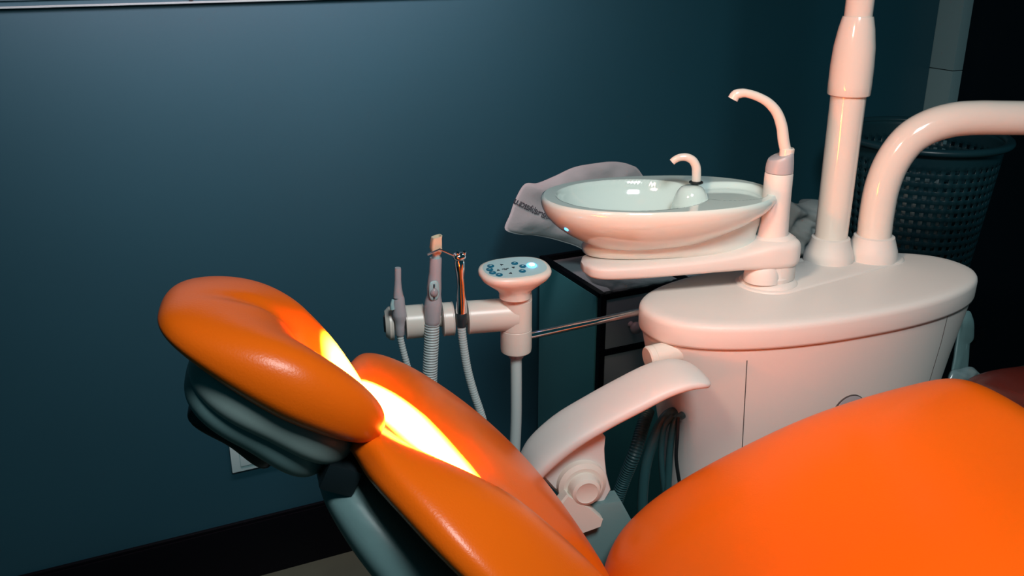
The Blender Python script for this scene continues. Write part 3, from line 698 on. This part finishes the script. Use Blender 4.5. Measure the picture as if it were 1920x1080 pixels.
sheet = puff([(1098, 512), (1130, 518), (1160, 522), (1200, 524), (1262, 522), (1235, 536), (1168, 546), (1160, 553), (1152, 556), (1147, 550), (1140, 540), (1122, 535), (1108, 528)], 1.668, .004, 'plastic_sheet', M['film'], 9, .004, 60, None, 10)
tag(sheet, 'crinkled clear plastic sheet lying under the bowl arm on the cabinet corner', 'plastic sheet')
cl = puff([(1472, 378), (1496, 382), (1530, 374), (1556, 388), (1566, 420), (1562, 452), (1548, 478), (1500, 486), (1470, 478), (1458, 430)], 1.735, .034, 'folded_cloth', M['cloth'], 12, .022, 30, None, 24)
tag(cl, 'crumpled grey-white cloth heap between filler column and lamp pole', 'cloth')
pb = MB()
bk = onY(1592, 472, 1.70)
b1 = MB().box(bk+Vector((0, 0, -.012)), (.070, .08, .018), rot=Matrix.Rotation(R(-14), 3, 'Z'), bev=.002).build('book', M['paper']); tag(b1, 'thin brown book lying behind the arm sockets', 'book')
b2 = puff([(1572, 456), (1585, 452), (1598, 458), (1604, 463), (1598, 466), (1574, 466)], 1.70, .004, 'paper_sheet', M['blue'], 5, .003, 30, None, 8); tag(b2, 'pale blue paper on top of the brown book', 'paper')

# ================================================================== BASKET
bk_t = thing('laundry_basket', (1.915, 1.66, .50), 'dark teal perforated plastic laundry basket in the back corner', 'basket')
KC = Vector((1.915, 1.655, 0)); ang = R(-25)
def kring(a, b, z, n): return [KC+Vector((math.cos(ang)*a*math.cos(t)-math.sin(ang)*b*math.sin(t), math.sin(ang)*a*math.cos(t)+math.cos(ang)*b*math.sin(t), z)) for t in [2*math.pi*j/n for j in range(n)]]
kv = MB(); NA = 108; NZ = 46
Z0, Z1 = .50, .985
def kr(z): k = (z-Z0)/(Z1-Z0); return .135+.050*k, .150+.055*k
grid = [kring(*kr(Z0+(Z1-Z0)*i/NZ), Z0+(Z1-Z0)*i/NZ, NA) for i in range(NZ+1)]
verts = [p for r_ in grid for p in r_]; faces = []
for i in range(NZ):
    for j in range(NA):
        hole = (i % 2 == 1) and (j % 2 == 1) and 3 < i < NZ-3
        if not hole: faces.append((i*NA+j, i*NA+(j+1) % NA, (i+1)*NA+(j+1) % NA, (i+1)*NA+j))
faces.append(tuple(range(NA)))
bo = newobj('basket_wall', verts, faces, M['basket'], bk_t, 60)
sm = bo.modifiers.new('thick', 'SOLIDIFY'); sm.thickness = .004
rp = [p for p in kring(.192, .212, .985, 64)]
rr = []
for j in range(64):
    p = rp[j]; o_ = (p-KC); o_.z = 0; o_.normalize()
    rr.append([p+o_*(.012*math.cos(t))+Vector((0, 0, .009*math.sin(t))) for t in [2*math.pi*k/12 for k in range(12)]])
MB().rings(rr, close=True).build('basket_rim', M['basket'], bk_t, 60)
lc = MB().superq(lambda x, y, z: KC+Vector((x*.09+.01*noise.noise(Vector((x*3, y*3, z*3))), y*.09, .78+z*.10+.03*noise.noise(Vector((x*4, y*4, z*4+2))))), 2.2, 18).build('laundry', M['cloth'], None, 180)
tag(lc, 'pale laundry bundled inside the dark teal basket', 'laundry')
tbm = thing('side_table', (1.93, 1.72, 0), 'low dark stand under the laundry basket', 'stand')
MB().box((1.92, 1.68, .485), (.30, .36, .03), bev=.004).build('top', M['black'], tbm)
for sx in (-.13, .13):
    for sy_ in (-.15, .15): MB().box((1.92+sx, 1.68+sy_, .235), (.03, .03, .47), bev=.002).build('leg', M['black'], tbm)

# ================================================================== dark hoses under the armrest
def hose(pts, r, m, name, corr=None, label=None):
    o = MB().tube(pts, r, 18, 8, corr=corr).build(name, m, None, 80 if corr else 60)
    return o
def hp(px, py, y=1.10): return onY(px, py, y)
o = hose([hp(1215, 770, 1.16), hp(1205, 800, 1.14), hp(1190, 850, 1.12), hp(1170, 900, 1.13), hp(1150, 960, 1.14), hp(1130, 1040, 1.15)], .0105, M['tealhose'], 'ribbed_hose', (.0045, .0012))
tag(o, 'dark ribbed suction hose nearest the armrest pivot', 'hose')
o = hose([hp(1270, 770, 1.12), hp(1252, 778), hp(1236, 800), hp(1220, 840), hp(1210, 880), hp(1205, 930), hp(1205, 980), hp(1210, 1060)], .0085, M['tealhose'], 'dark_hose'); tag(o, 'thick smooth dark hose looping down under armrest', 'hose')
o = hose([hp(1262, 780, 1.09), hp(1246, 800, 1.09), hp(1240, 840, 1.09), hp(1241, 880, 1.09), hp(1247, 930, 1.09), hp(1258, 1000, 1.09)], .0048, M['tealhose'], 'thin_hose'); tag(o, 'thin dark tube second from the unit body', 'hose')
o = hose([hp(1280, 778, 1.09), hp(1266, 790, 1.085), hp(1258, 830, 1.085), hp(1254, 880, 1.085), hp(1252, 930, 1.085), hp(1255, 1000, 1.085)], .0062, M['tealhose'], 'dark_hose'); tag(o, 'medium dark hose close beside the unit body', 'hose')
o = hose([hp(1272, 782, 1.075), hp(1270, 820, 1.07), hp(1268, 860, 1.07), hp(1275, 910, 1.07), hp(1285, 960, 1.07)], .0030, M['blackp'], 'cable'); tag(o, 'thin black cable touching the edge of unit body', 'cable')

# strap-like holder hanging at the unit's right end, plastic bag below
hg = puff([(1800, 596), (1812, 583), (1822, 590), (1825, 630), (1818, 640), (1812, 690), (1806, 715), (1782, 720), (1790, 670), (1797, 620)], 1.10, .008, 'hanging_towel', M['greyshell'], 2, .003, 20, None, 10)
tag(hg, 'teal-grey cloth strip hanging behind the right end of the unit', 'towel')
pg = puff([(1782, 700), (1800, 692), (1822, 688), (1836, 700), (1850, 715), (1845, 745), (1780, 750)], 1.06, .012, 'plastic_bag', M['film'], 8, .006, 50, None, 12)
tag(pg, 'crinkled clear plastic bag behind the raised knee of the seat', 'plastic bag')
